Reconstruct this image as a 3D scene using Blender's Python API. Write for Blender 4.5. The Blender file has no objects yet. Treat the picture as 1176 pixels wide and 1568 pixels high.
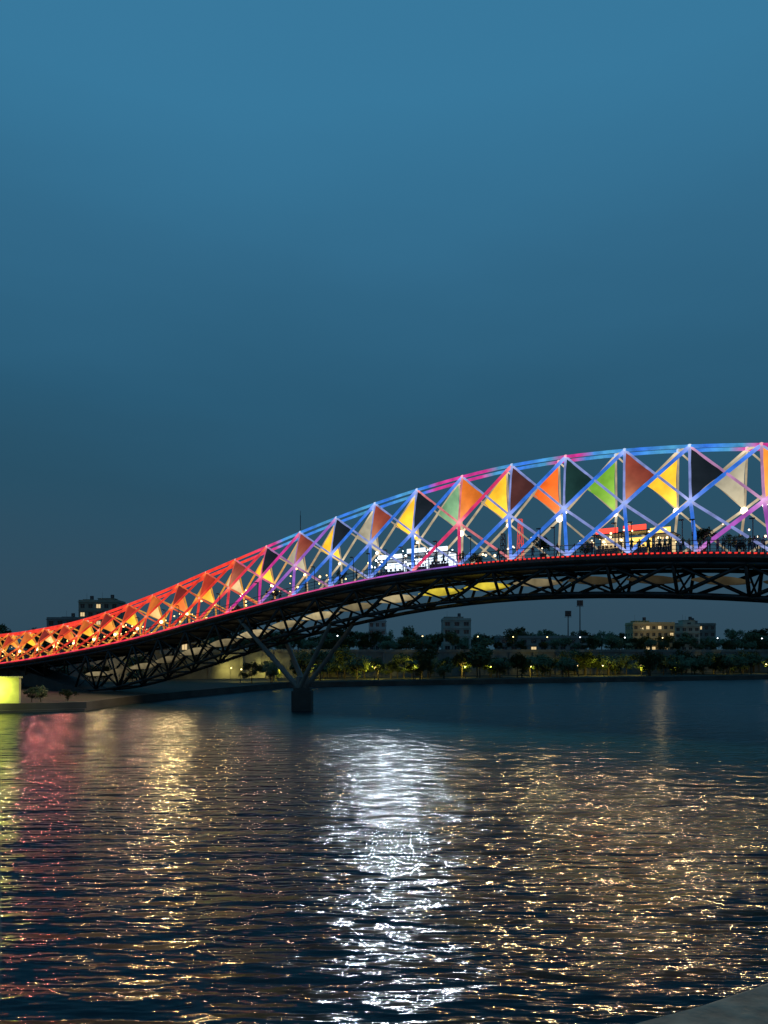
import bpy, bmesh, math, random
from mathutils import Vector, Matrix
random.seed(7)
R = random.random
def U(a, b): return a + (b - a) * random.random()
scene = bpy.context.scene
COL = scene.collection
scene.view_settings.view_transform = 'Standard'
scene.view_settings.look = 'None'
scene.view_settings.exposure = 0

# ------------------------------------------------------------------ materials
def mat(name, base, rough=0.6, metal=0.0, emit=None, es=0.0, var=0.0, vscale=1.0, bump=0.0, base2=None):
    m = bpy.data.materials.new(name); m.use_nodes = True
    nt = m.node_tree; b = nt.nodes['Principled BSDF']
    b.inputs['Base Color'].default_value = (*base, 1)
    b.inputs['Roughness'].default_value = rough
    b.inputs['Metallic'].default_value = metal
    if emit:
        b.inputs['Emission Color'].default_value = (*emit, 1)
        b.inputs['Emission Strength'].default_value = es
    if var > 0 or base2 or bump > 0:
        tc = nt.nodes.new('ShaderNodeTexCoord')
        n = nt.nodes.new('ShaderNodeTexNoise'); n.inputs['Scale'].default_value = vscale
        n.inputs['Detail'].default_value = 6
        nt.links.new(tc.outputs['Object'], n.inputs['Vector'])
        cr = nt.nodes.new('ShaderNodeValToRGB')
        b2 = base2 or tuple(c * (1 - var) for c in base)
        cr.color_ramp.elements[0].color = (*b2, 1); cr.color_ramp.elements[0].position = 0.35
        cr.color_ramp.elements[1].color = (*base, 1); cr.color_ramp.elements[1].position = 0.65
        nt.links.new(n.outputs['Fac'], cr.inputs['Fac'])
        nt.links.new(cr.outputs['Color'], b.inputs['Base Color'])
        if bump > 0:
            bp = nt.nodes.new('ShaderNodeBump'); bp.inputs['Distance'].default_value = bump
            nt.links.new(n.outputs['Fac'], bp.inputs['Height']); nt.links.new(bp.outputs['Normal'], b.inputs['Normal'])
    return m

def lit_mat(name, base, rough=0.45, strength=1.0, vary=0.3, scale=0.8):
    """painted steel / cloth washed by LEDs, glow colour stored per vertex"""
    m = bpy.data.materials.new(name); m.use_nodes = True
    nt = m.node_tree; b = nt.nodes['Principled BSDF']
    b.inputs['Base Color'].default_value = (*base, 1); b.inputs['Roughness'].default_value = rough
    b.inputs['Specular IOR Level'].default_value = 0.25
    a = nt.nodes.new('ShaderNodeAttribute'); a.attribute_name = 'lit'
    tc = nt.nodes.new('ShaderNodeTexCoord'); n = nt.nodes.new('ShaderNodeTexNoise')
    n.inputs['Scale'].default_value = scale; n.inputs['Detail'].default_value = 3
    nt.links.new(tc.outputs['Object'], n.inputs['Vector'])
    mr = nt.nodes.new('ShaderNodeMapRange')
    mr.inputs['From Min'].default_value = 0.3; mr.inputs['From Max'].default_value = 0.7
    mr.inputs['To Min'].default_value = strength * (1 - vary); mr.inputs['To Max'].default_value = strength * (1 + vary)
    nt.links.new(n.outputs['Fac'], mr.inputs['Value'])
    nt.links.new(a.outputs['Color'], b.inputs['Emission Color'])
    nt.links.new(mr.outputs['Result'], b.inputs['Emission Strength'])
    m.cycles.emission_sampling = 'NONE'
    return m

M_lit = lit_mat('led_washed_steel', (0.03, 0.03, 0.035))
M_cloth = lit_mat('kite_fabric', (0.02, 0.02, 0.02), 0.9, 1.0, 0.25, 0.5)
M_dark = mat('dark_steel', (0.03, 0.035, 0.04), 0.45, 0.3, var=0.4)
M_deck = mat('deck_concrete', (0.08, 0.08, 0.08), 0.8, var=0.4)
M_grey = mat('pier_paint', (0.13, 0.14, 0.14), 0.5, var=0.3)
M_conc = mat('concrete', (0.17, 0.165, 0.15), 0.85, var=0.4, vscale=0.4, bump=0.02)
M_land = mat('landing_wall_paint', (0.5, 0.5, 0.22), 0.85, var=0.35, vscale=0.5, bump=0.02)
M_concd = mat('wet_concrete', (0.04, 0.04, 0.038), 0.7, var=0.5, vscale=0.5)
M_quay = mat('quay_wall', (0.05, 0.048, 0.042), 0.85, var=0.5, vscale=0.3, bump=0.03)
M_grass = mat('grass_ground', (0.02, 0.028, 0.012), 0.95, base2=(0.03, 0.027, 0.02), vscale=0.15)
M_bark = mat('bark', (0.06, 0.045, 0.03), 0.9, var=0.4, vscale=4)
M_leaf = mat('leaves', (0.05, 0.08, 0.022), 0.6, base2=(0.025, 0.045, 0.013), vscale=0.7)
M_leaf2 = mat('leaves_light', (0.085, 0.105, 0.03), 0.6, base2=(0.04, 0.06, 0.018), vscale=0.7)
M_glass = mat('dark_glass', (0.02, 0.025, 0.03), 0.15)
M_winlit = mat('lit_window', (0.3, 0.25, 0.15), 0.4, emit=(1, 0.72, 0.35), es=0.8)
M_white = mat('lamp_white', (0.8, 0.8, 0.8), 0.4, emit=(0.9, 0.95, 1.0), es=6)
M_warm = mat('lamp_warm', (0.8, 0.7, 0.5), 0.4, emit=(1, 0.72, 0.3), es=6)
M_stall = mat('stall_light_panel', (0.5, 0.5, 0.5), 0.4, emit=(0.72, 0.86, 1.0), es=1.8)
M_signr = mat('sign_red', (0.3, 0.05, 0.04), 0.4, emit=(1, 0.06, 0.03), es=2.0)
M_signy = mat('sign_yellow', (0.3, 0.2, 0.05), 0.4, emit=(1, 0.62, 0.12), es=1.6)
M_redglow = mat('red_glow', (0.2, 0.02, 0.02), 0.4, emit=(1, 0.07, 0.04), es=0.8)
M_pole = mat('pole_steel', (0.08, 0.08, 0.09), 0.4, 0.6, var=0.3)
for m_ in (M_white, M_warm, M_stall, M_signr, M_signy, M_redglow, M_winlit): m_.cycles.emission_sampling = 'NONE'

# ------------------------------------------------------------------ mesh builder
class MB:
    def __init__(s): s.v = []; s.f = []; s.c = []; s.m = []
    def add(s, vs, fs, cols=None, mi=0):
        o = len(s.v); s.v += [tuple(x) for x in vs]
        s.c += cols if cols else [(0, 0, 0)] * len(vs)
        s.f += [tuple(i + o for i in f) for f in fs]; s.m += [mi] * len(fs)
    def tube(s, p, q, r, c0=(0, 0, 0), c1=None, seg=8, rings=1, r2=None, mi=0, cf=None):
        p = Vector(p); q = Vector(q); d = q - p
        if d.length < 1e-6: return
        c1 = c1 or c0; r2 = r2 if r2 is not None else r
        z = d.normalized(); a = Vector((0, 0, 1)) if abs(z.z) < 0.95 else Vector((1, 0, 0))
        x = z.cross(a).normalized(); y = z.cross(x)
        vs = []; cs = []; fs = []
        for i in range(rings + 1):
            t = i / rings; c = p + d * t; rr = r + (r2 - r) * t
            col = cf(t) if cf else tuple(c0[k] + (c1[k] - c0[k]) * t for k in range(3))
            for j in range(seg):
                an = 2 * math.pi * j / seg
                vs.append(c + (x * math.cos(an) + y * math.sin(an)) * rr); cs.append(col)
        for i in range(rings):
            for j in range(seg):
                fs.append((i * seg + j, i * seg + (j + 1) % seg, (i + 1) * seg + (j + 1) % seg, (i + 1) * seg + j))
        fs.append(tuple(range(seg - 1, -1, -1))); fs.append(tuple(rings * seg + j for j in range(seg)))
        s.add(vs, fs, cs, mi)
    def box(s, c, dim, ax=None, mi=0, col=(0, 0, 0)):
        c = Vector(c); ax = ax or (Vector((1, 0, 0)), Vector((0, 1, 0)), Vector((0, 0, 1)))
        vs = []
        for k in range(8):
            sx = -1 if k & 1 == 0 else 1; sy = -1 if k & 2 == 0 else 1; sz = -1 if k & 4 == 0 else 1
            vs.append(c + ax[0] * (sx * dim[0] / 2) + ax[1] * (sy * dim[1] / 2) + ax[2] * (sz * dim[2] / 2))
        s.add(vs, [(0, 2, 3, 1), (4, 5, 7, 6), (0, 1, 5, 4), (2, 6, 7, 3), (0, 4, 6, 2), (1, 3, 7, 5)], [col] * 8, mi)
    def ball(s, c, r, col=(0, 0, 0), mi=0, n=8):
        c = Vector(c); vs = [c + Vector((0, 0, r))]; fs = []; k = n // 2
        for i in range(1, k):
            th = math.pi * i / k
            for j in range(n):
                ph = 2 * math.pi * j / n
                vs.append(c + Vector((math.sin(th) * math.cos(ph), math.sin(th) * math.sin(ph), math.cos(th))) * r)
        vs.append(c - Vector((0, 0, r))); L = len(vs) - 1
        for j in range(n): fs.append((0, 1 + j, 1 + (j + 1) % n)); fs.append((L, L - n + (j + 1) % n, L - n + j))
        for i in range(k - 2):
            for j in range(n):
                a = 1 + i * n
                fs.append((a + j, a + n + j, a + n + (j + 1) % n, a + (j + 1) % n))
        s.add(vs, fs, [col] * len(vs), mi)
    def mesh(s, name, mats, smooth=False):
        me = bpy.data.meshes.new(name); me.from_pydata(s.v, [], s.f)
        at = me.color_attributes.new('lit', 'FLOAT_COLOR', 'POINT')
        at.data.foreach_set('color', [x for c in s.c for x in (c[0], c[1], c[2], 1)])
        for m in mats: me.materials.append(m)
        me.polygons.foreach_set('material_index', s.m)
        if smooth: me.polygons.foreach_set('use_smooth', [True] * len(s.f))
        me.update(); return me
    def obj(s, name, mats, parent=None, smooth=False):
        o = bpy.data.objects.new(name, s.mesh(name, mats, smooth)); COL.objects.link(o)
        if parent: o.parent = parent
        return o
def empty(name, loc=(0, 0, 0)):
    e = bpy.data.objects.new(name, None); e.location = loc; COL.objects.link(e); e.empty_display_size = 0.5; return e
def lamp(name, loc, power, col, r=0.25, parent=None, aim=None, cone=150):
    l = bpy.data.lights.new(name, 'SPOT' if aim else 'POINT'); l.energy = power; l.color = col; l.shadow_soft_size = r
    o = bpy.data.objects.new(name, l); o.location = loc; COL.objects.link(o)
    if aim:
        l.spot_size = math.radians(cone); l.spot_blend = 0.5
        o.rotation_euler = Vector(aim).to_track_quat('-Z', 'Y').to_euler()
    if parent: o.parent = parent
    return o

# ------------------------------------------------------------------ bridge alignment (plan + levels in metres, water = 0)
AX = Vector((-5.69, 4.07, 0)); AL = AX.normalized(); FR = Vector((-0.581, -0.813, 0))
def table(tb):
    xs = [t[0] for t in tb]; ys = [t[1] for t in tb]; N = len(xs); ms = []
    for i in range(N):
        if i == 0: ms.append((ys[1] - ys[0]) / (xs[1] - xs[0]))
        elif i == N - 1: ms.append((ys[-1] - ys[-2]) / (xs[-1] - xs[-2]))
        else: ms.append((ys[i + 1] - ys[i - 1]) / (xs[i + 1] - xs[i - 1]))
    def f(x):
        if x <= xs[0]: return ys[0]
        if x >= xs[-1]: return ys[-1]
        i = max(k for k in range(N - 1) if xs[k] <= x)
        h = xs[i + 1] - xs[i]; t = (x - xs[i]) / h
        return ((2*t**3 - 3*t**2 + 1) * ys[i] + (t**3 - 2*t**2 + t) * h * ms[i] + (-2*t**3 + 3*t**2) * ys[i+1] + (t**3 - t**2) * h * ms[i+1])
    return f
zd = table([(-14, 7.4), (-12, 7.8), (-8, 10.9), (-4, 15.0), (-2, 17.3), (0, 18.87), (2, 19.7), (4, 19.85), (6, 19.2), (8, 17.7), (10, 15.6), (12, 13.4), (14, 11.2), (17, 8.7), (20, 6.7), (23, 5.2)])
zt = table([(-14, 13.5), (-12, 14.2), (-8, 18.2), (-4, 24.2), (-2, 27.6), (0, 30.3), (2, 31.8), (4, 32.0), (6, 30.6), (8, 28.2), (10, 25.1), (12, 21.9), (14, 18.7), (17, 14.9), (20, 12.9), (23, 12.0)])
zb = table([(-14, 2), (-12, 2.5), (-8, 3.6), (-4, 10.0), (-2, 12.6), (0, 14.5), (2, 15.5), (4, 15.7), (6, 14.8), (8, 12.8), (10, 10.2), (12, 7.0), (14, 3.8), (15.5, 2.0), (17, 1.4), (20, 1.4)])
def P(n, w, z): return Vector((38.5, 78.4, 0)) + AX * n + FR * w + Vector((0, 0, z))
def bot(n, s): k = n - 0.33 * s; return P(k, 4.3 * s, zd(k) + 0.1)
def mid(n, s): k = n - 0.20 * s; return P(k, 2.9 * s, zd(k) + 0.47 * (zt(k) - zd(k)))
def top(n, s): k = n - 0.12 * s; return P(k, 1.0 * s, zt(k))
N0, N1 = -12, 22
bridge = empty('truss_footbridge')
BLUE = (0.05, 0.25, 1.05); LBLUE = (0.30, 0.52, 1.0); MAG = (0.9, 0.05, 0.40); RED = (1.15, 0.055, 0.03)
CREAM = (0.68, 0.54, 0.34); GOLD = (1.2, 0.56, 0.07); ORA = (1.0, 0.25, 0.03)
def lerp(a, b, t): t = max(0, min(1, t)); return tuple(a[k] + (b[k] - a[k]) * t for k in range(3))
def fcol(n):
    if n < 8.2: c = BLUE
    elif n < 10: c = lerp(BLUE, MAG, (n - 8.2) / 1.8)
    elif n < 11.2: c = lerp(MAG, RED, (n - 10) / 1.2)
    else: c = lerp(RED, ORA, (n - 17) / 6)
    if 4.6 < n < 5.4: c = lerp(RED, MAG, 0.5)
    if -0.6 < n < 0.2: c = lerp(c, MAG, 0.6)
    return c
def tcol(n):
    if n > 9.6: return lerp(MAG, RED, (n - 9.6))
    for a, b, c in ((4.4, 5.6, MAG), (2.5, 3.2, MAG), (-0.5, 0.1, MAG)):
        if a < n < b: return c
    return lerp(BLUE, (0.10, 0.45, 0.8), 0.5 + 0.5 * math.sin(n * 6.28))
def rcol(n):
    return CREAM if n < 8.5 else lerp(CREAM, lerp(GOLD, RED, 0.12), (n - 8.5) / 2.5)

ch = MB(); fl = MB(); rl = MB()
for s in (1, -1):
    k = N0
    while k < N1 - 1e-6:
        f_ = 0.85 if k > 9 else .75
        ch.tube(top(k, s), top(k + 0.25, s), 0.19 if k < 11 else .24, tuple(x * f_ for x in tcol(k)), tuple(x * f_ for x in tcol(k + 0.25)), seg=10)
        k += 0.25
for n in range(N0, N1 + 1):
    ch.tube(top(n, 1), top(n, -1), 0.14, CREAM)
    for s, mb in ((1, fl), (-1, rl)):
        c = fcol(n) if s == 1 else rcol(n)
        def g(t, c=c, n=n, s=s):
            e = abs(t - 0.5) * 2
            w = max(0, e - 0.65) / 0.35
            k = 0.65 + 0.55 * w  # LED wash painted into the glow, brighter towards both ends of a member
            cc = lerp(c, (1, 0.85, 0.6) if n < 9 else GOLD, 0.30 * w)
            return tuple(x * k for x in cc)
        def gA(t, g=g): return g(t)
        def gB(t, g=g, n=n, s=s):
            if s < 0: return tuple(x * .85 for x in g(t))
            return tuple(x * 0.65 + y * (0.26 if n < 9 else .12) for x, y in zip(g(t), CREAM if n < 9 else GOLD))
        b, m, t = bot(n, s), mid(n, s), top(n, s)
        r_ = 1.0 if s > 0 else .72
        if n > 12: r_ = .85 if s > 0 else .95
        mb.tube(b, m, 0.20 * r_, seg=8, rings=8, cf=gA); mb.tube(m, t, 0.17 * r_, seg=8, rings=8, cf=gB)
        mb.ball(m, 0.30, tuple(min(1, x * 1.1) for x in lerp(c, (1, .9, .7), 0.3)))
        mb.ball(t, 0.27, tuple(min(1.2, x * 1.2) for x in lerp(tcol(n), (1, .9, .7), 0.4)))
        if n + 1 <= N1:
            mb.tube(bot(n + 1, s), m, 0.22 * r_, seg=8, rings=8, cf=gA); mb.tube(m, top(n + 1, s), 0.14 * r_, seg=8, rings=8, cf=gB)
        if n - 1 >= N0:
            mb.tube(m, top(n - 1, s), 0.21 * r_, seg=8, rings=8, cf=gA); mb.tube(m, bot(n - 1, s), 0.15 * r_, seg=8, rings=8, cf=gB)
ch.obj('arch_chords', [M_lit], bridge, True)
fl.obj('upstream_lattice', [M_lit], bridge, True)
rl.obj('downstream_lattice', [M_lit], bridge, True)

# fabric kites
def fabric(mb, A, B, C, col, dim, sag=0.35, N=7):
    A, B, C = Vector(A), Vector(B), Vector(C); cen = (A + B + C) / 3
    nm = (B - A).cross(C - A).normalized(); idx = {}; vs = []; cs = []; fs = []
    for i in range(N + 1):
        for j in range(N + 1 - i):
            a = 1 - (i + j) / N; b = i / N; c = j / N
            w = 4 * (a * b + b * c + c * a)
            p = A * a + B * b + C * c
            p = p + (cen - p) * 0.12 * w + nm * sag * w * 0.4
            idx[(i, j)] = len(vs); vs.append(p)
            k = dim * (0.65 + 0.55 * c + 0.2 * a)  # spotlight falloff painted into the cloth glow, brightest at the mid node
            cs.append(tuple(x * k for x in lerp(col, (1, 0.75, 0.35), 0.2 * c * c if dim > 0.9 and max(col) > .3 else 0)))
    for i in range(N):
        for j in range(N - i):
            fs.append((idx[(i, j)], idx[(i + 1, j)], idx[(i, j + 1)]))
            if i + j < N - 1: fs.append((idx[(i + 1, j)], idx[(i + 1, j + 1)], idx[(i, j + 1)]))
    mb.add(vs, fs, cs)
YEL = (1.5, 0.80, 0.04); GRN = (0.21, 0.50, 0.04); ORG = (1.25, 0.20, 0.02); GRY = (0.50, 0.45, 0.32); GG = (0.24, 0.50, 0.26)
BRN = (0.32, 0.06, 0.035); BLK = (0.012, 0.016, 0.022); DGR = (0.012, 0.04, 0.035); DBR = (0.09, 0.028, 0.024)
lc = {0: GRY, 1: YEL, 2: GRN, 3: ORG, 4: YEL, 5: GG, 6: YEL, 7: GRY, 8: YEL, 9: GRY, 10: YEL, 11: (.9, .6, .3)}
dc = {0: (1.1, .36, .04), 1: BLK, 2: BRN, 3: DGR, 4: DBR, 5: (0.85, 0.20, 0.02), 6: BLK, 7: BRN, 8: BLK, 9: BRN, 10: BLK, 11: BRN}  # front panels seen backlit: their shade is put into the dark tones
fb = MB()
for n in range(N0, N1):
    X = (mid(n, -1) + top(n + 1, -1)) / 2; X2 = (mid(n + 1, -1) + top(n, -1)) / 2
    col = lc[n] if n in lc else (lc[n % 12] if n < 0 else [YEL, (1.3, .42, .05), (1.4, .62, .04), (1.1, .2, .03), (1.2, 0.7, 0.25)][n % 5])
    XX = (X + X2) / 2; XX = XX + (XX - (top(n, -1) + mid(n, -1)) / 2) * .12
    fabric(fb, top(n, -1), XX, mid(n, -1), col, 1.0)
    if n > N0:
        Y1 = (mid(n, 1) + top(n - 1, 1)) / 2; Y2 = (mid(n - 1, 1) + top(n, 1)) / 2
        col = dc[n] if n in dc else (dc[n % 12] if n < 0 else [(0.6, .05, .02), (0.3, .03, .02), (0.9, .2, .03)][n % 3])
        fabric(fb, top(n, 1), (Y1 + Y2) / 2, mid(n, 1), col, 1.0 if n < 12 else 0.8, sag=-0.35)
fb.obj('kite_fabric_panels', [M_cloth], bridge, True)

# deck, girders, lower truss
dk = MB(); ND = 24; k = N0 - 2
def ring(k):
    w = 5.0; z = zd(k)
    pts = [(w, 0), (w, -0.55), (w - 0.5, -0.9), (-w + 0.5, -0.9), (-w, -0.55), (-w, 0)]
    return [P(k, a, z + b) for a, b in pts]
vs = []; fs = []; i = 0
while k <= ND: vs += ring(k); k += 0.5; i += 1
for r in range(i - 1):
    for j in range(6): fs.append((r * 6 + j, r * 6 + (j + 1) % 6, (r + 1) * 6 + (j + 1) % 6, (r + 1) * 6 + j))
dk.add(vs, fs)
dk.obj('deck', [M_deck], bridge)
lt = MB()
LB = 2.6
def gb(n, s): return P(n, 4.6 * s, zd(n) - 1.15)
def lb(n, s): return P(n, LB * s, zb(n))
for s in (1, -1):
    k = N0
    while k < 17:
        lt.tube(lb(k, s), lb(k + 0.5, s), 0.26, seg=10); k += 0.5
    k = N0
    while k < 22:
        lt.tube(gb(k, s), gb(k + 0.5, s), 0.24, seg=10); k += 0.5
    for n in range(N0, 17):
        lt.tube(gb(n, s), lb(n + 1, s), 0.22); lt.tube(lb(n, s), gb(n + 1, s), 0.13)
        lt.tube(gb(n, s), lb(n, s), 0.2)
    for n in range(17, 22):
        lt.tube(gb(n, s), P(n + .5, 2.6 * s, max(zd(n) - 4, 1.4)), 0.15); lt.tube(P(n + .5, 2.6 * s, max(zd(n) - 4, 1.4)), gb(n + 1, s), 0.15)
for n in range(N0, 18):
    lt.tube(lb(n, 1), lb(n, -1), 0.15); lt.tube(gb(n, 1), gb(n, -1), 0.18)
    lt.tube(lb(n, -1), gb(n, 1), 0.12)
    lt.tube(lb(n, 1), gb(n, -1), 0.12)
lt.obj('lower_truss', [M_dark], bridge, True)
sw = MB()  # lens-shaped panels whose painted glow stands in for the lit deck underside
for n in range(-2, 17):
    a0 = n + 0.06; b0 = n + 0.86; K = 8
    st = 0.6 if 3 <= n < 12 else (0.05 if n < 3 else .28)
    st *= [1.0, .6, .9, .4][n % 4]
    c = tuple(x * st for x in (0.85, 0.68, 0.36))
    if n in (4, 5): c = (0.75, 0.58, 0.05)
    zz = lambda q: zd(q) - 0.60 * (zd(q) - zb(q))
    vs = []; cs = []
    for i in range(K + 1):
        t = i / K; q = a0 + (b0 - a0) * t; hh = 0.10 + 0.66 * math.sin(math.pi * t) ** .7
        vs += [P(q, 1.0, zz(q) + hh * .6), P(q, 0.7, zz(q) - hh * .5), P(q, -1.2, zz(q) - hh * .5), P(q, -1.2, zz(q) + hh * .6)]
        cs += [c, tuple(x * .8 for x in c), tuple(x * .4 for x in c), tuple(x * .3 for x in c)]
    fs = [(4 * i + j, 4 * i + (j + 1) % 4, 4 * i + 4 + (j + 1) % 4, 4 * i + 4 + j) for i in range(K) for j in range(4)]
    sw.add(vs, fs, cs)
sw.obj('glowing_soffit_panels', [M_lit], bridge)

# railings + edge LED
rg = MB(); led = MB()
for s in (1, -1):
    k = float(N0 - 1)
    while k < 23.4:
        z = zd(k); rg.tube(P(k, 4.85 * s, z), P(k, 4.95 * s, z + 1.15), 0.035, seg=5)
        for h in (0.3, 0.7, 1.15):
            rg.tube(P(k, (4.85 + .09 * h) * s, z + h), P(k + 0.25, (4.85 + .09 * h) * s, zd(k + .25) + h), 0.03 if h < 1 else 0.045, seg=5)
        k += 0.25
k = float(N0)
while k < 23.4:
    if k < 4.6:
        led.tube(P(k + .01, 5.06, zd(k) - 0.1), P(k + 0.05, 5.06, zd(k) - 0.1), 0.08, (1.1, .04, .03), seg=6)
        k += 1 / 12
    else:
        c = lerp((0.35, 0.12, 0.6), (1.0, 0.05, 0.09), (k - 5) / 5)
        c = tuple(x * U(0.7, 1.2) for x in c)
        led.tube(P(k, 5.06, zd(k) - 0.12), P(k + .25, 5.06, zd(k + .25) - 0.12), 0.09 if k < 12 else .13, c, seg=6); k += 0.25
rg.obj('railings', [M_pole], bridge); led.obj('edge_led_strip', [M_lit], bridge)

# Y piers
def pier(nc, flip):
    pm = MB(); c = P(nc, 0, 0)
    ax = (Vector((1, 0, 0)), Vector((0, 1, 0)), Vector((0, 0, 1)))
    pm.box(c + Vector((0, 0, 0.9)), (3.0, 3.4, 4.2), ax, 1)
    pm.box(c + Vector((0, 0, 3.2)), (2.5, 2.8, 0.5), ax, 1)
    for s in (1, -1):
        pm.tube(c + FR * 0.7 * s + Vector((0, 0, 3.3)), P(nc + flip * 1.35, 4.4 * s, zd(nc + flip * 1.35) - 1.1), 0.45, r2=0.3, seg=12)
        pm.tube(c + FR * 0.7 * s + Vector((0, 0, 3.3)), P(nc - flip * 1.1, 2.6 * s, zb(nc - flip * 1.1)), 0.40, r2=0.28, seg=12)
        pm.tube(c + FR * 0.7 * s + Vector((0, 0, 3.3)), c + FR * 1.0 * s + Vector((0, 0, 5.2)), 0.5, r2=0.3, seg=12)
    pm.tube(c + FR * 0.9 + Vector((0, 0, 5.0)), c - FR * 0.9 + Vector((0, 0, 5.0)), 0.2)
    pm.obj('pier', [M_grey, M_concd], bridge, False)
pier(8.95, 1); pier(-2.3, -1)
ab = MB()
prof = [(15.2, 0.2), (17.0, 0.2), (21.4, zd(21.4) - 2.2), (25, zd(24) - 2.2), (25, zd(24) - 0.92), (20.2, zd(20.2) - 0.92)]
vs = [P(n, 3.2, z) for n, z in prof] + [P(n, -3.2, z) for n, z in prof]
ab.add(vs, [tuple(range(6)), tuple(range(11, 5, -1))] + [(i, (i + 1) % 6, (i + 1) % 6 + 6, i + 6) for i in range(6)])
ab.obj('abutment', [M_concd], bridge)

# flood lamps on truss nodes
lp = MB()
for n in range(N0, N1):
    m = mid(n, -1) + Vector((0, 0, -0.2)) + FR * 0.4
    warm = n > 8 or n % 2 == 0
    e = (6, 4.4, 2.0) if warm else (6, 5.4, 4.2)
    rr = 0.40 if n < 6 else 0.30
    lp.ball(m, rr if n in (0, 1, 3, 5) or n > 9 else rr * 0.65, e)
    if n % 3 == 0:
        m2 = mid(n, 1) - FR * 0.3 + Vector((0, 0, -.3)); lp.ball(m2, 0.28, (4, 3.6, 3.4) if n < 8 else (4, 2.4, .8))
for a, b_, cnt, col in ((5.0, 7.0, 60, (5, 5.6, 6.2)), (1.1, 2.5, 26, (5, 3.6, 1.6)), (7.2, 15, 44, (4, 2.6, .9)), (15, 21.5, 40, (4, 2.2, .5)), (-1, 4.6, 20, (4, 3, 1.8))):
    for _ in range(cnt):
        q = U(a, b_); lp.ball(P(q, U(-3, 3.5), zd(q) + U(1.4, 3.4)), U(.06, .18), col, n=6)
lp.obj('floodlights_and_festoon_bulbs', [M_lit], bridge, True)
# spots and posts added along the edge to make light streaks on the river
WH = (0.80, 0.90, 1.0); GO = (1.0, 0.70, 0.30); PK = (1.0, 0.60, 0.38)
posts = MB()
for n, pw, c in ((7.0, 4000, WH), (6.6, 7500, WH), (6.2, 8500, WH), (5.85, 9500, WH), (5.5, 8500, WH), (5.1, 5500, WH),
                 (3.1, 5500, GO), (2.85, 5500, GO), (1.85, 4500, PK), (1.6, 4500, GO), (0.85, 5000, GO), (0.7, 3500, PK), (-0.1, 4500, GO),
                 (-0.6, 3000, GO), (4.4, 4500, GO), (8.0, 1300, GO), (9.6, 1800, PK), (10.8, 1500, GO), (12.2, 5000, GO), (12.7, 4500, GO), (13.7, 1800, PK),
                 (15.3, 2400, GO), (17.0, 1800, (1, .3, .2)), (18.2, 1500, (1, .3, .25)), (19.6, 3400, GO), (20.8, 2400, GO)):
    b = P(n, 4.9, zd(n)); H = 3.2
    posts.tube(b, b + Vector((0, 0, H)), 0.05, seg=6); posts.tube(b + Vector((0, 0, H)), b + Vector((0, 0, H)) + FR * 0.5, 0.05, seg=6)
    posts.box(b + Vector((0, 0, H + 0.05)) + FR * 0.4, (0.5, 0.25, 0.12), (AL, FR, Vector((0, 0, 1))))
    lamp('added_streak_light', b + Vector((0, 0, H - 0.3)) + FR * 0.75, pw, c, 0.24, bridge, FR * 1.0 + Vector((0, 0, -.35)), 165)
posts.obj('added_lamp_posts', [M_pole], bridge)
rd = MB(); t9 = top(9, 1); rd.tube(t9, t9 + Vector((0, 0, 2.6)), 0.06, seg=6); rd.tube(t9 + Vector((0, 0, 2.6)), t9 + Vector((0, 0, 3.3)), 0.03, seg=6)
rd.obj('lightning_rod', [M_pole], bridge)

# ------------------------------------------------------------------ kiosks on deck
AXS = (AL, FR, Vector((0, 0, 1)))
M_counter = mat('counter', (.1, .08, .07), .5)
def kiosk(n, w, L, D, H, light, sign):
    e = empty('food_kiosk'); b = P(n, w, zd(n)); m = MB(); Z = Vector((0, 0, 1))
    for sx in (-1, 1):
        for sy in (-1, 1): m.box(b + AL * sx * L / 2 + FR * sy * D / 2 + Z * H / 2, (0.1, 0.1, H), AXS, 0)
    m.box(b + Z * (H + .08), (L + 0.7, D + 0.7, 0.14), AXS, 0)
    m.box(b + Z * 0.5 + FR * D * 0.4, (L - .2, 0.4, 1.0), AXS, 1)
    m.box(b + Z * 1.3 - FR * D * 0.45, (L - .2, 0.08, 2.2), AXS, 2)
    m.box(b + Z * (H + 0.5) + FR * D * 0.45, (L * 0.9, 0.12, 0.6), AXS, 3)
    for i in range(5): m.box(b + Z * (1.1 + .1) + FR * D * 0.4 + AL * (i - 2) * L / 6, (0.25, 0.2, 0.2 + 0.05 * i), AXS, 1)
    m.obj('kiosk_body', [M_pole, M_counter, light, sign], e)
kiosk(6.45, 0.5, 4.5, 2.4, 2.5, M_stall, M_stall)
kiosk(5.85, 0.5, 3.2, 2.4, 2.7, M_stall, M_stall)
kiosk(5.35, 0.5, 3.0, 2.4, 2.4, M_stall, M_stall)
kiosk(2.15, 0.5, 2.8, 2.2, 2.5, M_winlit, M_signr)
kiosk(1.7, 0.5, 2.8, 2.2, 2.7, M_signy, M_signr)
kiosk(1.3, 0.5, 2.4, 2.2, 2.3, M_winlit, M_signy)

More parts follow.
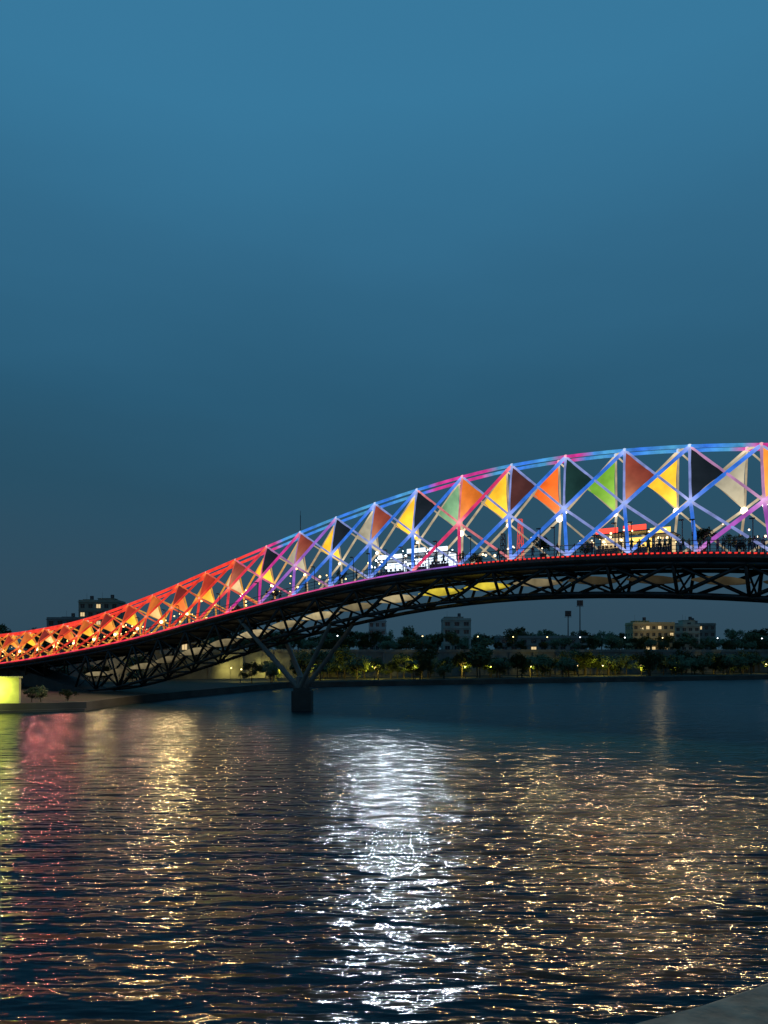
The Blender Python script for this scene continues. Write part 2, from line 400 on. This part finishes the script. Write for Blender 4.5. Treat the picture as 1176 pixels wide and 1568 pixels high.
def mast(n, w, H, mt, r):
    m = MB(); b = P(n, w, zd(n)); Z = Vector((0, 0, 1)); c = [AL * .4 + FR * .4, AL * .4 - FR * .4, AL * -.4 - FR * .4, AL * -.4 + FR * .4]
    for i in range(4): m.tube(b + c[i], b + c[i] * .5 + Z * H, r, seg=5)
    K = 6
    for k in range(K):
        t0, t1 = k / K, (k + 1) / K
        for i in range(4):
            j = (i + 1) % 4
            m.tube(b + c[i] * (1 - .5 * t0) + Z * H * t0, b + c[j] * (1 - .5 * t1) + Z * H * t1, r * .7, seg=4)
            m.tube(b + c[i] * (1 - .5 * t1) + Z * H * t1, b + c[j] * (1 - .5 * t1) + Z * H * t1, r * .7, seg=4)
    m.obj('lattice_mast', [mt])
mast(4.35, -3.2, 4.6, M_pole, 0.05); mast(4.0, -3.2, 6.2, M_redglow, 0.03)  # second mast: its red lighting is put into a glowing material

# ------------------------------------------------------------------ people
skin = mat('skin', (0.22, 0.12, 0.07), 0.6); hair = mat('hair', (0.01, 0.01, 0.01), 0.5)
shirts = [mat('shirt_%s' % n, c, 0.8) for n, c in (('white', (.3, .3, .28)), ('red', (.2, .03, .03)), ('navy', (.02, .03, .07)), ('yellow', (.3, .2, .05)), ('black', (.02, .02, .02)))]
pants = [mat('trousers_%s' % n, c, 0.85) for n, c in (('dark', (.02, .02, .03)), ('denim', (.03, .05, .09)))]
def person_mesh(pose, sh, pt):
    J = {'pel': ((0, 0, .95), .14), 'bel': ((0, 0, 1.1), .13), 'che': ((0, .0, 1.32), .16), 'nek': ((0, 0, 1.48), .06), 'hd1': ((0, .02, 1.58), .085), 'hd2': ((0, .01, 1.68), .085)}
    sp = {'stand': 0.02, 'walk': 0.22, 'lean': 0.05}[pose]
    for s, k in ((-1, 'l'), (1, 'r')):
        J['hip' + k] = ((.1 * s, 0, .9), .095); J['kne' + k] = ((.11 * s, sp * s * .6 + .03, .5), .062); J['ank' + k] = ((.11 * s, sp * s * 1.1, .09), .04); J['toe' + k] = ((.12 * s, sp * s * 1.1 + .17, .04), .035)
        J['sho' + k] = ((.19 * s, 0, 1.40), .06)
        if pose == 'lean': J['elb' + k] = ((.24 * s, .18, 1.18), .042); J['wri' + k] = ((.18 * s, .4, 1.15), .03); J['han' + k] = ((.16 * s, .5, 1.15), .028)
        else: J['elb' + k] = ((.25 * s, -sp * s * .4 - .02, 1.13), .042); J['wri' + k] = ((.26 * s, -sp * s * .8 + .06, .88), .03); J['han' + k] = ((.26 * s, -sp * s * .9 + .09, .78), .03)
    E = [('pel', 'bel'), ('bel', 'che'), ('che', 'nek'), ('nek', 'hd1'), ('hd1', 'hd2')]
    for k in 'lr': E += [('pel', 'hip' + k), ('hip' + k, 'kne' + k), ('kne' + k, 'ank' + k), ('ank' + k, 'toe' + k), ('che', 'sho' + k), ('sho' + k, 'elb' + k), ('elb' + k, 'wri' + k), ('wri' + k, 'han' + k)]
    ks = list(J); me = bpy.data.meshes.new('person_src')
    me.from_pydata([J[k][0] for k in ks], [(ks.index(a), ks.index(b)) for a, b in E], [])
    o = bpy.data.objects.new('tmp', me); COL.objects.link(o)
    md = o.modifiers.new('s', 'SKIN')
    for i, k in enumerate(ks): me.skin_vertices[0].data[i].radius = (J[k][1], J[k][1] * (0.75 if k in ('bel', 'che', 'pel') else 1)); me.skin_vertices[0].data[i].use_root = (k == 'pel')
    o.modifiers.new('d', 'SUBSURF').levels = 1
    dg = bpy.context.evaluated_depsgraph_get(); nm = bpy.data.meshes.new_from_object(o.evaluated_get(dg))
    bpy.data.objects.remove(o)
    nm.materials.clear()
    for m in (skin, sh, pt, hair): nm.materials.append(m)
    for p in nm.polygons:
        c = p.center; p.use_smooth = True
        if c.z > 1.5: p.material_index = 3 if (c.z > 1.66 or c.y < -0.01) else 0
        elif c.z > 0.98: p.material_index = 0 if (abs(c.x) > .23 and c.z < 1.15) or (c.y > .25) else 1
        else: p.material_index = 0 if abs(c.x) > .2 and c.z > .7 else (2 if c.z > .09 else 3)
    nm.name = 'person_' + pose
    return nm
pms = [person_mesh(ps, random.choice(shirts), random.choice(pants)) for ps in ('stand', 'walk', 'lean', 'stand', 'walk', 'lean', 'stand')]
def put_person(n, w, ang=None, i=None):
    o = bpy.data.objects.new('person', pms[i if i is not None else random.randrange(len(pms))]); COL.objects.link(o)
    o.location = P(n, w, zd(n)); o.rotation_euler = (0, 0, U(0, 6.28) if ang is None else ang); s = U(.92, 1.06); o.scale = (s, s, s)
LEANA = math.atan2(FR.y, FR.x) - math.pi / 2
for n in (-0.2, -0.15, -0.1, -0.05, -.02, 0.05, .1, 0.17, 0.22, 0.3, 0.42, 0.5, 0.62, 0.68, 0.8, 0.86, 0.95, 1.05, 1.12, 1.2, 1.36, 1.5, 1.62, 1.85, 2.3, 2.42, 2.6, 2.85, 3.3, 3.9, 4.6, 4.66, 5.0, 5.2, 7.0, 7.4, 8.3, 9.2, 10.4, 12.1, 14.2):
    if R() < 0.5: put_person(n, 4.35, LEANA, random.choice([2, 5]))
    else: put_person(n, U(2.6, 4.2))

# ------------------------------------------------------------------ water
def strip(mb, A, B, mi=0):
    n = len(A); o = list(A) + list(B)
    mb.add([Vector(v) for v in o], [(i, i + 1, n + i + 1, n + i) for i in range(n - 1)], None, mi)
wm = MB(); wm.add([(-4000, -60, 0), (4000, -60, 0), (4000, 4500, 0), (-4000, 4500, 0)], [(0, 1, 2, 3)])
M_water = bpy.data.materials.new('river_water'); M_water.use_nodes = True
nt = M_water.node_tree; b = nt.nodes['Principled BSDF']
b.inputs['Base Color'].default_value = (0.001, 0.014, 0.021, 1); b.inputs['IOR'].default_value = 1.33
tc = nt.nodes.new('ShaderNodeTexCoord')
def noise(sc, mp, det=2, rot=0.06, rough=0.5):
    m = nt.nodes.new('ShaderNodeMapping'); m.inputs['Scale'].default_value = mp; m.inputs['Rotation'].default_value = (0, 0, rot)
    n = nt.nodes.new('ShaderNodeTexNoise'); n.inputs['Scale'].default_value = sc; n.inputs['Detail'].default_value = det; n.inputs['Roughness'].default_value = rough
    nt.links.new(tc.outputs['Object'], m.inputs['Vector']); nt.links.new(m.outputs['Vector'], n.inputs['Vector']); return n.outputs['Fac']
def math_(op, a, bb):
    n = nt.nodes.new('ShaderNodeMath'); n.operation = op
    for i, x in enumerate((a, bb)):
        if isinstance(x, (int, float)): n.inputs[i].default_value = x
        else: nt.links.new(x, n.inputs[i])
    return n.outputs[0]
def mrange(src, a, b_, c, d):
    m = nt.nodes.new('ShaderNodeMapRange'); m.inputs['From Min'].default_value = a; m.inputs['From Max'].default_value = b_
    m.inputs['To Min'].default_value = c; m.inputs['To Max'].default_value = d; nt.links.new(src, m.inputs['Value']); return m.outputs[0]
h1 = noise(1.0, (0.42, 1.25, 1), 2, 0.06); h2 = noise(2.4, (0.6, 1.5, 1), 2, -0.15); h3 = noise(0.30, (0.5, 1.5, 1), 2, 0.12)
# sharpen the crests a little
h1s = math_('POWER', h1, 1.6)
H = math_('ADD', math_('ADD', math_('MULTIPLY', h1s, 0.44), math_('MULTIPLY', h2, 0.06)), math_('MULTIPLY', h3, 0.55))
sep = nt.nodes.new('ShaderNodeSeparateXYZ'); nt.links.new(tc.outputs['Object'], sep.inputs[0])
far = mrange(sep.outputs['Y'], 80, 125, 1.0, 0.7)
gust = noise(0.035, (0.5, 1, 1), 3, 0.1)
bp = nt.nodes.new('ShaderNodeBump'); bp.inputs['Distance'].default_value = 1.0
nt.links.new(math_('MULTIPLY', H, math_('MULTIPLY', far, mrange(gust, .35, .65, .75, 1.15))), bp.inputs['Height'])
bp.inputs['Strength'].default_value = 1.0
nt.links.new(bp.outputs['Normal'], b.inputs['Normal'])
nt.links.new(mrange(sep.outputs['Y'], 35, 130, 0.10, 0.28), b.inputs['Roughness'])
wm.obj('river_water', [M_water])

# ------------------------------------------------------------------ far bank terrain
E = [(-900, 20), (-200, 96), (-62, 108), (-45, 114), (-43, 128), (-37, 147), (-23.5, 183), (19, 200), (120, 236), (178, 253), (330, 290), (1500, 520)]
W = [(-900, 90), (-260, 140), (-150, 158), (-120, 168), (-100, 178), (-80, 190), (-35, 215), (20, 232), (120, 268), (178, 286), (330, 325), (1500, 560)]
F = [(-4200 + i * 760, 4200) for i in range(12)]
ZL, ZU = 1.2, 8.2
bank = MB()
def off(L, d): return [(x, y + d) for x, y in L]
strip(bank, [(x, y, ZL) for x, y in off(E, .5)], [(x, y, ZL) for x, y in off(W, .4)], 0)
strip(bank, [(x, y, ZU) for x, y in off(W, .4)], [(x, y, ZU + 2) for x, y in F], 0)
bank.obj('riverbank_ground', [M_grass])
q = MB()
strip(q, [(x, y, -1.5) for x, y in E], [(x, y, ZL + 0.12) for x, y in E]); strip(q, [(x, y, ZL + 0.12) for x, y in E], [(x, y + 1.6, ZL + .12) for x, y in E])
strip(q, [(x, y + 1.6, ZL + .12) for x, y in E], [(x, y + 1.6, ZL - .1) for x, y in E])
strip(q, [(x, y - .7, -1.5) for x, y in E], [(x, y - .7, .35) for x, y in E]); strip(q, [(x, y - .7, .35) for x, y in E], [(x, y + .1, .35) for x, y in E])
q.obj('quay_edge', [M_quay])
rw = MB()
strip(rw, [(x, y, ZL - .2) for x, y in W], [(x, y, ZU + 0.2) for x, y in W]); strip(rw, [(x, y - .25, ZU + .2) for x, y in W], [(x, y - .25, ZU + 1.1) for x, y in W])
strip(rw, [(x, y - .25, ZU + 1.1) for x, y in W], [(x, y + .25, ZU + 1.1) for x, y in W]); strip(rw, [(x, y - .25, ZU + .2) for x, y in W], [(x, y, ZU + .2) for x, y in W])
strip(rw, [(x, y + .25, ZU + 1.1) for x, y in W], [(x, y + .25, ZU - .1) for x, y in W])
def polyat(L, x):
    for (x0, y0), (x1, y1) in zip(L, L[1:]):
        if x0 <= x <= x1: return y0 + (y1 - y0) * (x - x0) / (x1 - x0)
    return L[-1][1]
x = -200
while x < 330:
    y = polyat(W, x); rw.box((x, y - .35, (ZL + ZU) / 2), (0.7, .7, ZU - ZL)); x += 8
rw.obj('retaining_wall', [M_conc])

# yellow-lit landing wall at the bridge end
aw = MB(); aw.box((-70.3, 111.4, 3.1), (33, .6, 4.0)); aw.box((-70.3, 111.3, 5.15), (33.4, 1.0, .25))
for i in range(8): aw.box((-85 + i * 4, 111.0, 3.1), (.4, .4, 3.8))
aw.obj('landing_wall', [M_land])
YL = (0.92, 1.0, 0.16)
lamp('landing_wall_lamp', (-57.0, 109.4, 3.6), 900, YL, .2, None, (0, 1, -.25), 160); lamp('landing_wall_lamp', (-66, 108.6, 3.6), 900, YL, .2, None, (0, 1, -.25), 160)
lamp('landing_wall_lamp', (-57, 107.4, 4.2), 700, YL, .2)

# ------------------------------------------------------------------ near bank
NB = [(-400, -60), (-60, -2), (-12, 1.2), (-3, 2.0), (-1, 2.32), (0.3, 2.56), (.87, 2.72), (1.22, 2.88), (1.55, 3.06), (2.0, 3.35), (2.8, 4.0), (5, 6), (30, 14), (130, 8), (500, -40)]
nbm = MB()
def nrm(L):
    out = []
    for i in range(len(L)):
        a = Vector((*L[max(0, i - 1)], 0)); c = Vector((*L[min(len(L) - 1, i + 1)], 0)); t = (c - a).normalized(); out.append(Vector((t.y, -t.x, 0)))
    return out
NR = nrm(NB)
profs = [(0, -1.5), (0, 7.45), (-.06, 7.5), (-.06, 7.74), (-.03, 7.82), (.03, 7.86), (.32, 7.88), (.38, 7.84), (.4, 7.76), (.4, 7.3)]
for (d0, z0), (d1, z1) in zip(profs, profs[1:]):
    strip(nbm, [(x + n.x * d0, y + n.y * d0, z0) for (x, y), n in zip(NB, NR)], [(x + n.x * d1, y + n.y * d1, z1) for (x, y), n in zip(NB, NR)])
M_par = mat('parapet_stone', (0.20, 0.19, 0.14), 0.8, var=0.45, vscale=9, bump=0.01)
nbm.obj('promenade_parapet', [M_par], None, True)
ng = MB(); strip(ng, [(x + n.x * .39, y + n.y * .39, 7.32) for (x, y), n in zip(NB, NR)], [(x * 1.2, -400, 7.32) for x, y in NB]); ng.obj('near_promenade_paving', [M_conc])

# ------------------------------------------------------------------ trees
def leafclump(mb, c, r, n, size, mi):
    for _ in range(n):
        d = Vector((random.gauss(0, 1), random.gauss(0, 1), random.gauss(0, .75)))
        if d.length < 1e-3: continue
        p = c + d.normalized() * r * (R() ** 0.45)
        u = Vector((random.gauss(0, 1), random.gauss(0, 1), random.gauss(0, .6))).normalized(); w = u.orthogonal().normalized()
        s = size * U(.5, 1.2)
        mb.add([p - u * s, p + w * s * .5, p + u * s, p - w * s * .5], [(0, 1, 2, 3)], None, mi if R() < .75 else 3 - mi)
def tree_mesh(H, spread, seed, dens=1.0):
    random.seed(seed); m = MB(); tp = Vector((U(-.3, .3), U(-.3, .3), H * .34))
    m.tube((0, 0, -.2), tp, .24, r2=.16, mi=0, seg=7)
    for i in range(random.randint(7, 9)):
        a = 6.28 * i / 8 + U(-.4, .4); e = tp + Vector((math.cos(a) * spread * U(.3, 1), math.sin(a) * spread * U(.3, 1), H * U(.08, .5)))
        md = (tp + e) / 2 + Vector((U(-.3, .3), U(-.3, .3), U(0, .5)))
        m.tube(tp, md, .12, r2=.08, seg=5); m.tube(md, e, .08, r2=.03, seg=5)
        for _ in range(3):
            c = e + Vector((U(-1, 1), U(-1, 1), U(-1.1, .9))) * spread * .32
            leafclump(m, c, spread * U(.25, .46), int(60 * dens), .34, random.choice([1, 1, 2]))
    leafclump(m, tp + Vector((0, 0, H * .38)), spread * .6, int(160 * dens), .34, 1)
    return m.mesh('tree_mesh', [M_bark, M_leaf, M_leaf2])
def palm_mesh(H, seed):
    random.seed(seed); m = MB(); p = Vector((0, 0, -.2))
    for i in range(6):
        q2 = Vector((.06 * i * i * .3, 0, H * (i + 1) / 6)); m.tube(p, q2, .2 - .015 * i, r2=.19 - .015 * i, seg=7); p = q2
    for i in range(16):
        a = 6.28 * i / 16 + U(-.1, .1); el = U(-.2, .9); pr = p
        for k in range(6):
            t = (k + 1) / 6; r = 2.3 * t; z = 2.3 * (math.sin(el) * t - .75 * t * t)
            cu = p + Vector((math.cos(a) * r * math.cos(el * .5), math.sin(a) * r * math.cos(el * .5), z))
            sd = Vector((-math.sin(a), math.cos(a), 0)) * .35 * (1.1 - t)
            m.add([pr, pr + sd + Vector((0, 0, -.2)), cu + sd * .8 + Vector((0, 0, -.2)), cu], [(0, 1, 2, 3)], None, 1)
            m.add([pr, cu, cu - sd * .8 + Vector((0, 0, -.2)), pr - sd + Vector((0, 0, -.2))], [(0, 1, 2, 3)], None, 2); pr = cu
    return m.mesh('palm_mesh', [M_bark, M_leaf, M_leaf2])
TV = [tree_mesh(8, 3.0, 11), tree_mesh(7, 3.4, 12), tree_mesh(9, 2.6, 13), tree_mesh(6.5, 2.8, 14)]
PV = palm_mesh(5.5, 5)
random.seed(21)
def inst(me, name, x, y, z, s, parent=None):
    o = bpy.data.objects.new(name, me); COL.objects.link(o); o.location = (x, y, z); o.rotation_euler = (0, 0, U(0, 6.28)); o.scale = (s * U(.9, 1.15), s * U(.9, 1.15), s * U(.85, 1.15))
    if parent: o.parent = parent
    return o
x = -100.0
while x < 190:
    ye, yw = polyat(E, x), polyat(W, x)
    for r_ in range(2):
        t = U(.2, .92)
        if x > -32:
            inst(random.choice(TV), 'promenade_tree', x + U(-2, 2), ye + (yw - ye) * t, ZL, U(.66, 1.08))
        elif x < -60 and t > .6: inst(random.choice(TV), 'promenade_tree', x, ye + (yw - ye) * t, ZL, U(.5, .8))
    x += U(2.6, 4.6)
for x_, t in ((-28, .4), (8, .25), (52, .25), (110, .25)):
    inst(PV, 'palm_tree', x_, polyat(E, x_) * (1 - t) + polyat(W, x_) * t, ZL, U(.8, 1.0))
inst(TV[3], 'shrub', -51.6, 113.4, ZL, .36); inst(TV[1], 'shrub', -49.5, 118, ZL, .3); inst(TV[0], 'shrub', -52.9, 113.2, ZL, .3)
# potted trees on the deck
M_pot = mat('planter_clay', (.2, .09, .05), .8)
for n_, w_, s_ in ((3.15, 3.2, .30), (2.75, -3, .34), (0.62, 3.3, .36), (0.3, -3, .34), (4.85, -2.5, .3), (7.6, 2.5, .28), (9.4, 3, .26), (11.2, -2, .3)):
    b_ = P(n_, w_, zd(n_)); e = empty('potted_tree', b_); pm = MB()
    pm.tube((0, 0, 0), (0, 0, .55), .28, r2=.4, seg=12); pm.tube((0, 0, .55), (0, 0, .62), .44, seg=12); pm.obj('pot', [M_pot], e)
    o = inst(TV[3], 'plant', 0, 0, .5, s_, e)
belt = empty('distant_trees')
x = -150.0
while x < 260:
    yw = polyat(W, x); inst(random.choice(TV), 'tree_clump', x, yw + U(6, 20), ZU, U(.5, .85), belt); x += U(3.5, 7)
x = -260.0
while x < 330:
    yy = U(300, 380) if x > -60 else U(250, 330)
    s = U(.8, 1.35) + (.4 if R() < .15 else 0)
    if -175 < x < -95 : s *= .8
    inst(random.choice(TV), 'tree_clump', x, yy, ZU - .8, s, belt); x += U(2.2, 4.2)
x = -700.0
while x < 900:
    inst(random.choice(TV), 'tree_clump', x, U(430, 560), ZU - 1, U(1.3, 2.1), belt); x += U(5, 8)
for x_, s in ((-172, 1.9), (-165, 1.7), (-158, 1.5), (-180, 2.0)):
    inst(TV[1], 'tree_clump', x_, 310, ZU, s, belt)

# ------------------------------------------------------------------ buildings
def building(name, x, y, w, d, h, st, bays, col, lit=.1, extras=(), ang=0):
    e = empty(name, (x, y, ZU)); e.rotation_euler = (0, 0, ang); m = MB(); wl = mat(name + '_render', col, .85, var=.25, vscale=.3)
    m.box((0, 0, h / 2), (w, d, h), mi=0)
    m.box((0, 0, h + .12), (w + .5, d + .5, .24), mi=0)
    for sx in (-1, 1): m.box((sx * (w / 2 - .1), 0, h + .6), (.2, d, .75), mi=0)
    for sy in (-1, 1): m.box((0, sy * (d / 2 - .1), h + .6), (w - .4, .2, .72), mi=0)
    fh = h / st
    for s in range(st):
        m.box((0, -d / 2 - .12, s * fh + .05), (w + .1, .24, .18), mi=0)
        for i in range(bays):
            cx = -w / 2 + (i + .5) * w / bays; ww = w / bays * .5
            m.box((cx, -d / 2 - .02, s * fh + fh * .55), (ww, .1, fh * .45), mi=2 if R() < lit else 1)
            m.box((cx, -d / 2 - .2, s * fh + fh * .83), (ww + .4, .4, .1), mi=0)
            m.box((cx, -d / 2 - .09, s * fh + fh * .55), (.08, .06, fh * .45), mi=0)
        for i in range(max(2, int(d / 4))):
            for sx in (-1, 1): m.box((sx * (w / 2 + .02), -d / 2 + (i + .5) * d / max(2, int(d / 4)), s * fh + fh * .55), (.1, 1.4, fh * .42), mi=1)
    for (ex, ew, eh) in extras:
        m.box((ex, 0, h + eh / 2 + .1), (ew, d * .5, eh), mi=0); m.box((ex, 0, h + eh + .2), (ew + .4, d * .5 + .4, .2), mi=0)
        m.box((ex, -d * .25 - .03, h + eh * .5), (ew * .3, .1, eh * .4), mi=1)
        m.tube((ex + ew * .3, 0, h + eh), (ex + ew * .3, 0, h + eh + 1.8), .7, seg=10, mi=3)
        m.tube((ex - ew * .35, 0, h + eh), (ex - ew * .35, 0, h + eh + 2.8), .04, seg=5, mi=3)
    m.obj(name + '_body', [wl, M_glass, M_winlit, M_pole], e)
building('apartment_building', -112, 300, 15, 12, 19.5, 6, 5, (.28, .25, .2), .04, ((2, 6, 1.6), (-5, 3, 1.1)), .1)
building('apartment_building', -127, 305, 14, 12, 13, 4, 4, (.22, .2, .2), .04, ((0, 4, 1.0),), .05)
building('water_tank_building', 31, 325, 12, 9, 13.5, 4, 3, (.34, .35, .32), .05, ((-1, 8, 1.4),), 0)
building('office_building', 112, 318, 17, 12, 11.5, 4, 7, (.5, .38, .2), .10, ((-4, 6, 1.4),), -.05)
building('office_building', 127, 324, 13, 12, 10.8, 4, 5, (.42, .38, .3), .08, ((3, 5, 2.6),), -.05)
building('apartment_building', -3, 350, 8, 8, 14, 4, 3, (.4, .4, .4), .05, ((0, 3, 1.6),), 0)
building('warehouse', 62, 300, 34, 14, 5.5, 2, 9, (.2, .2, .19), .04, (), 0)
building('apartment_building', 160, 400, 26, 14, 14, 4, 8, (.2, .19, .17), .06, ((2, 6, 2),), 0)
building('pavilion', -52, 196, 12, 6, 3.2, 1, 5, (.3, .28, .22), .3, (), .3)
lamp('facade_light', (110, 301, 18), 700, (1, .78, .4), .4)
def fmast(x, y, H):
    m = MB(); m.tube((0, 0, 0), (0, 0, H), .35, r2=.2, seg=8); m.box((0, 0, H - .8), (2.8, .5, 2.6))
    for i in range(4):
        for j in range(3): m.box((-1.0 + i * .67, -.35, H - 1.6 + j * .8), (.5, .25, .5), mi=1)
    m.box((0, .2, H - 2.4), (3.2, 1.2, .12)); o = m.obj('floodlight_mast', [M_pole, M_glass]); o.location = (x, y, ZU)
fmast(85.5, 350, 18.6); fmast(91, 350, 23.5)
# ------------------------------------------------------------------ street lamps
def street_lamp(x, y, z, H, pw, c, bulb):
    e = empty('street_lamp', (x, y, z)); m = MB()
    m.tube((0, 0, 0), (0, 0, .5), .12, seg=8); m.tube((0, 0, .5), (0, 0, H), .07, r2=.045, seg=8); m.tube((0, 0, H), (.0, .9, H + .2), .04, seg=6)
    m.box((0, 1.05, H + .2), (.22, .5, .1)); m.ball((0, 1.05, H + .03), .2, mi=1)
    m.obj('lamp_post', [M_pole, bulb], e)
    if pw: lamp('bulb_light', (0, 1.1, H - .3), pw, c, .2, e, (0, 1, -.15), 172)
YG = (1, .80, .10)
for px_, t, pw in ((-35, .5, 2400), (-27, .35, 1200), (-17, .35, 1900), (-2.5, .3, 3000), (8.5, .3, 3000), (23, .35, 1100), (31, .4, 1000), (43, .35, 1300), (58, .35, 1100), (66, .3, 2300), (79, .3, 2000), (93, .4, 1000), (112, .4, 1000), (126, .3, 1000)):
    y = polyat(E, px_) * (1 - t) + polyat(W, px_) * t
    street_lamp(px_, y, ZL, 3.2, pw, YG, M_warm)
for px_, wh in ((-14, 1), (30, 0), (42, 0), (66, 1), (98, 0), (121, 1), (140, 1), (-70, 0), (12, 0), (54, 0), (83, 1)):
    y = polyat(W, px_) + 4; street_lamp(px_, y, ZU, 5.2, 0, None, M_white if wh else M_warm)
street_lamp(-33, 210.0, ZL, 3, 1700, (1, .85, .2), M_warm); street_lamp(-42, 206, ZL, 3, 1300, (1, .85, .2), M_warm)
street_lamp(-66, 188, ZL, 3, 1000, (1, .8, .4), M_warm)

# ------------------------------------------------------------------ sky / lights
w = bpy.data.worlds.new('World'); scene.world = w; w.use_nodes = True; nt = w.node_tree
bg = nt.nodes['Background']
tcw = nt.nodes.new('ShaderNodeTexCoord'); sp = nt.nodes.new('ShaderNodeSeparateXYZ'); nt.links.new(tcw.outputs['Generated'], sp.inputs[0])
cr = nt.nodes.new('ShaderNodeValToRGB'); el = cr.color_ramp.elements
stops = [(0.0, (.026, .066, .100)), (.09, (.024, .068, .110)), (.22, (.018, .076, .130)), (.32, (.020, .098, .176)), (.45, (.029, .136, .245)), (.60, (.037, .182, .325)), (1.0, (.044, .20, .36))]
el[0].position = 0; el[0].color = (*stops[0][1], 1); el[1].position = 1; el[1].color = (*stops[-1][1], 1)
for p_, c_ in stops[1:-1]:
    e_ = el.new(p_); e_.color = (*c_, 1)
mw = nt.nodes.new('ShaderNodeMapping'); mw.inputs['Scale'].default_value = (1, 1, 3.5)
nz = nt.nodes.new('ShaderNodeTexNoise'); nz.inputs['Scale'].default_value = 1.6; nz.inputs['Detail'].default_value = 4
nt.links.new(tcw.outputs['Generated'], mw.inputs[0]); nt.links.new(mw.outputs[0], nz.inputs['Vector'])
ad = nt.nodes.new('ShaderNodeMath'); ad.operation = 'MULTIPLY_ADD'; ad.inputs[1].default_value = .16; nt.links.new(nz.outputs['Fac'], ad.inputs[0])
sb = nt.nodes.new('ShaderNodeMath'); sb.operation = 'SUBTRACT'; sb.inputs[1].default_value = .08; nt.links.new(sp.outputs['Z'], sb.inputs[0]); nt.links.new(sb.outputs[0], ad.inputs[2])
nt.links.new(ad.outputs[0], cr.inputs['Fac'])
sky = nt.nodes.new('ShaderNodeTexSky'); sky.sky_type = 'NISHITA'; sky.sun_disc = False; sky.sun_elevation = math.radians(1); sky.sun_rotation = math.radians(200)
mx = nt.nodes.new('ShaderNodeMix'); mx.data_type = 'RGBA'; mx.blend_type = 'ADD'; mx.inputs[0].default_value = 0.004
nt.links.new(cr.outputs['Color'], mx.inputs[6]); nt.links.new(sky.outputs['Color'], mx.inputs[7]); nt.links.new(mx.outputs[2], bg.inputs['Color'])
bg.inputs['Strength'].default_value = 1.0
sl = bpy.data.lights.new('sun', 'SUN'); sl.energy = 0.03; sl.angle = math.radians(12); sl.color = (1, .85, .75)
so = bpy.data.objects.new('sun', sl); so.rotation_euler = (math.radians(80), 0, math.radians(20)); COL.objects.link(so)

# ------------------------------------------------------------------ camera
cam = bpy.data.cameras.new('camera'); co = bpy.data.objects.new('camera', cam); COL.objects.link(co)
co.location = (0, 0, 9.2); co.rotation_euler = (math.radians(90), 0, 0)
cam.sensor_fit = 'HORIZONTAL'; cam.sensor_width = 36; cam.lens = 35.33; cam.shift_y = 211 / 1176
cam.clip_end = 10000; cam.clip_start = .05
scene.camera = co
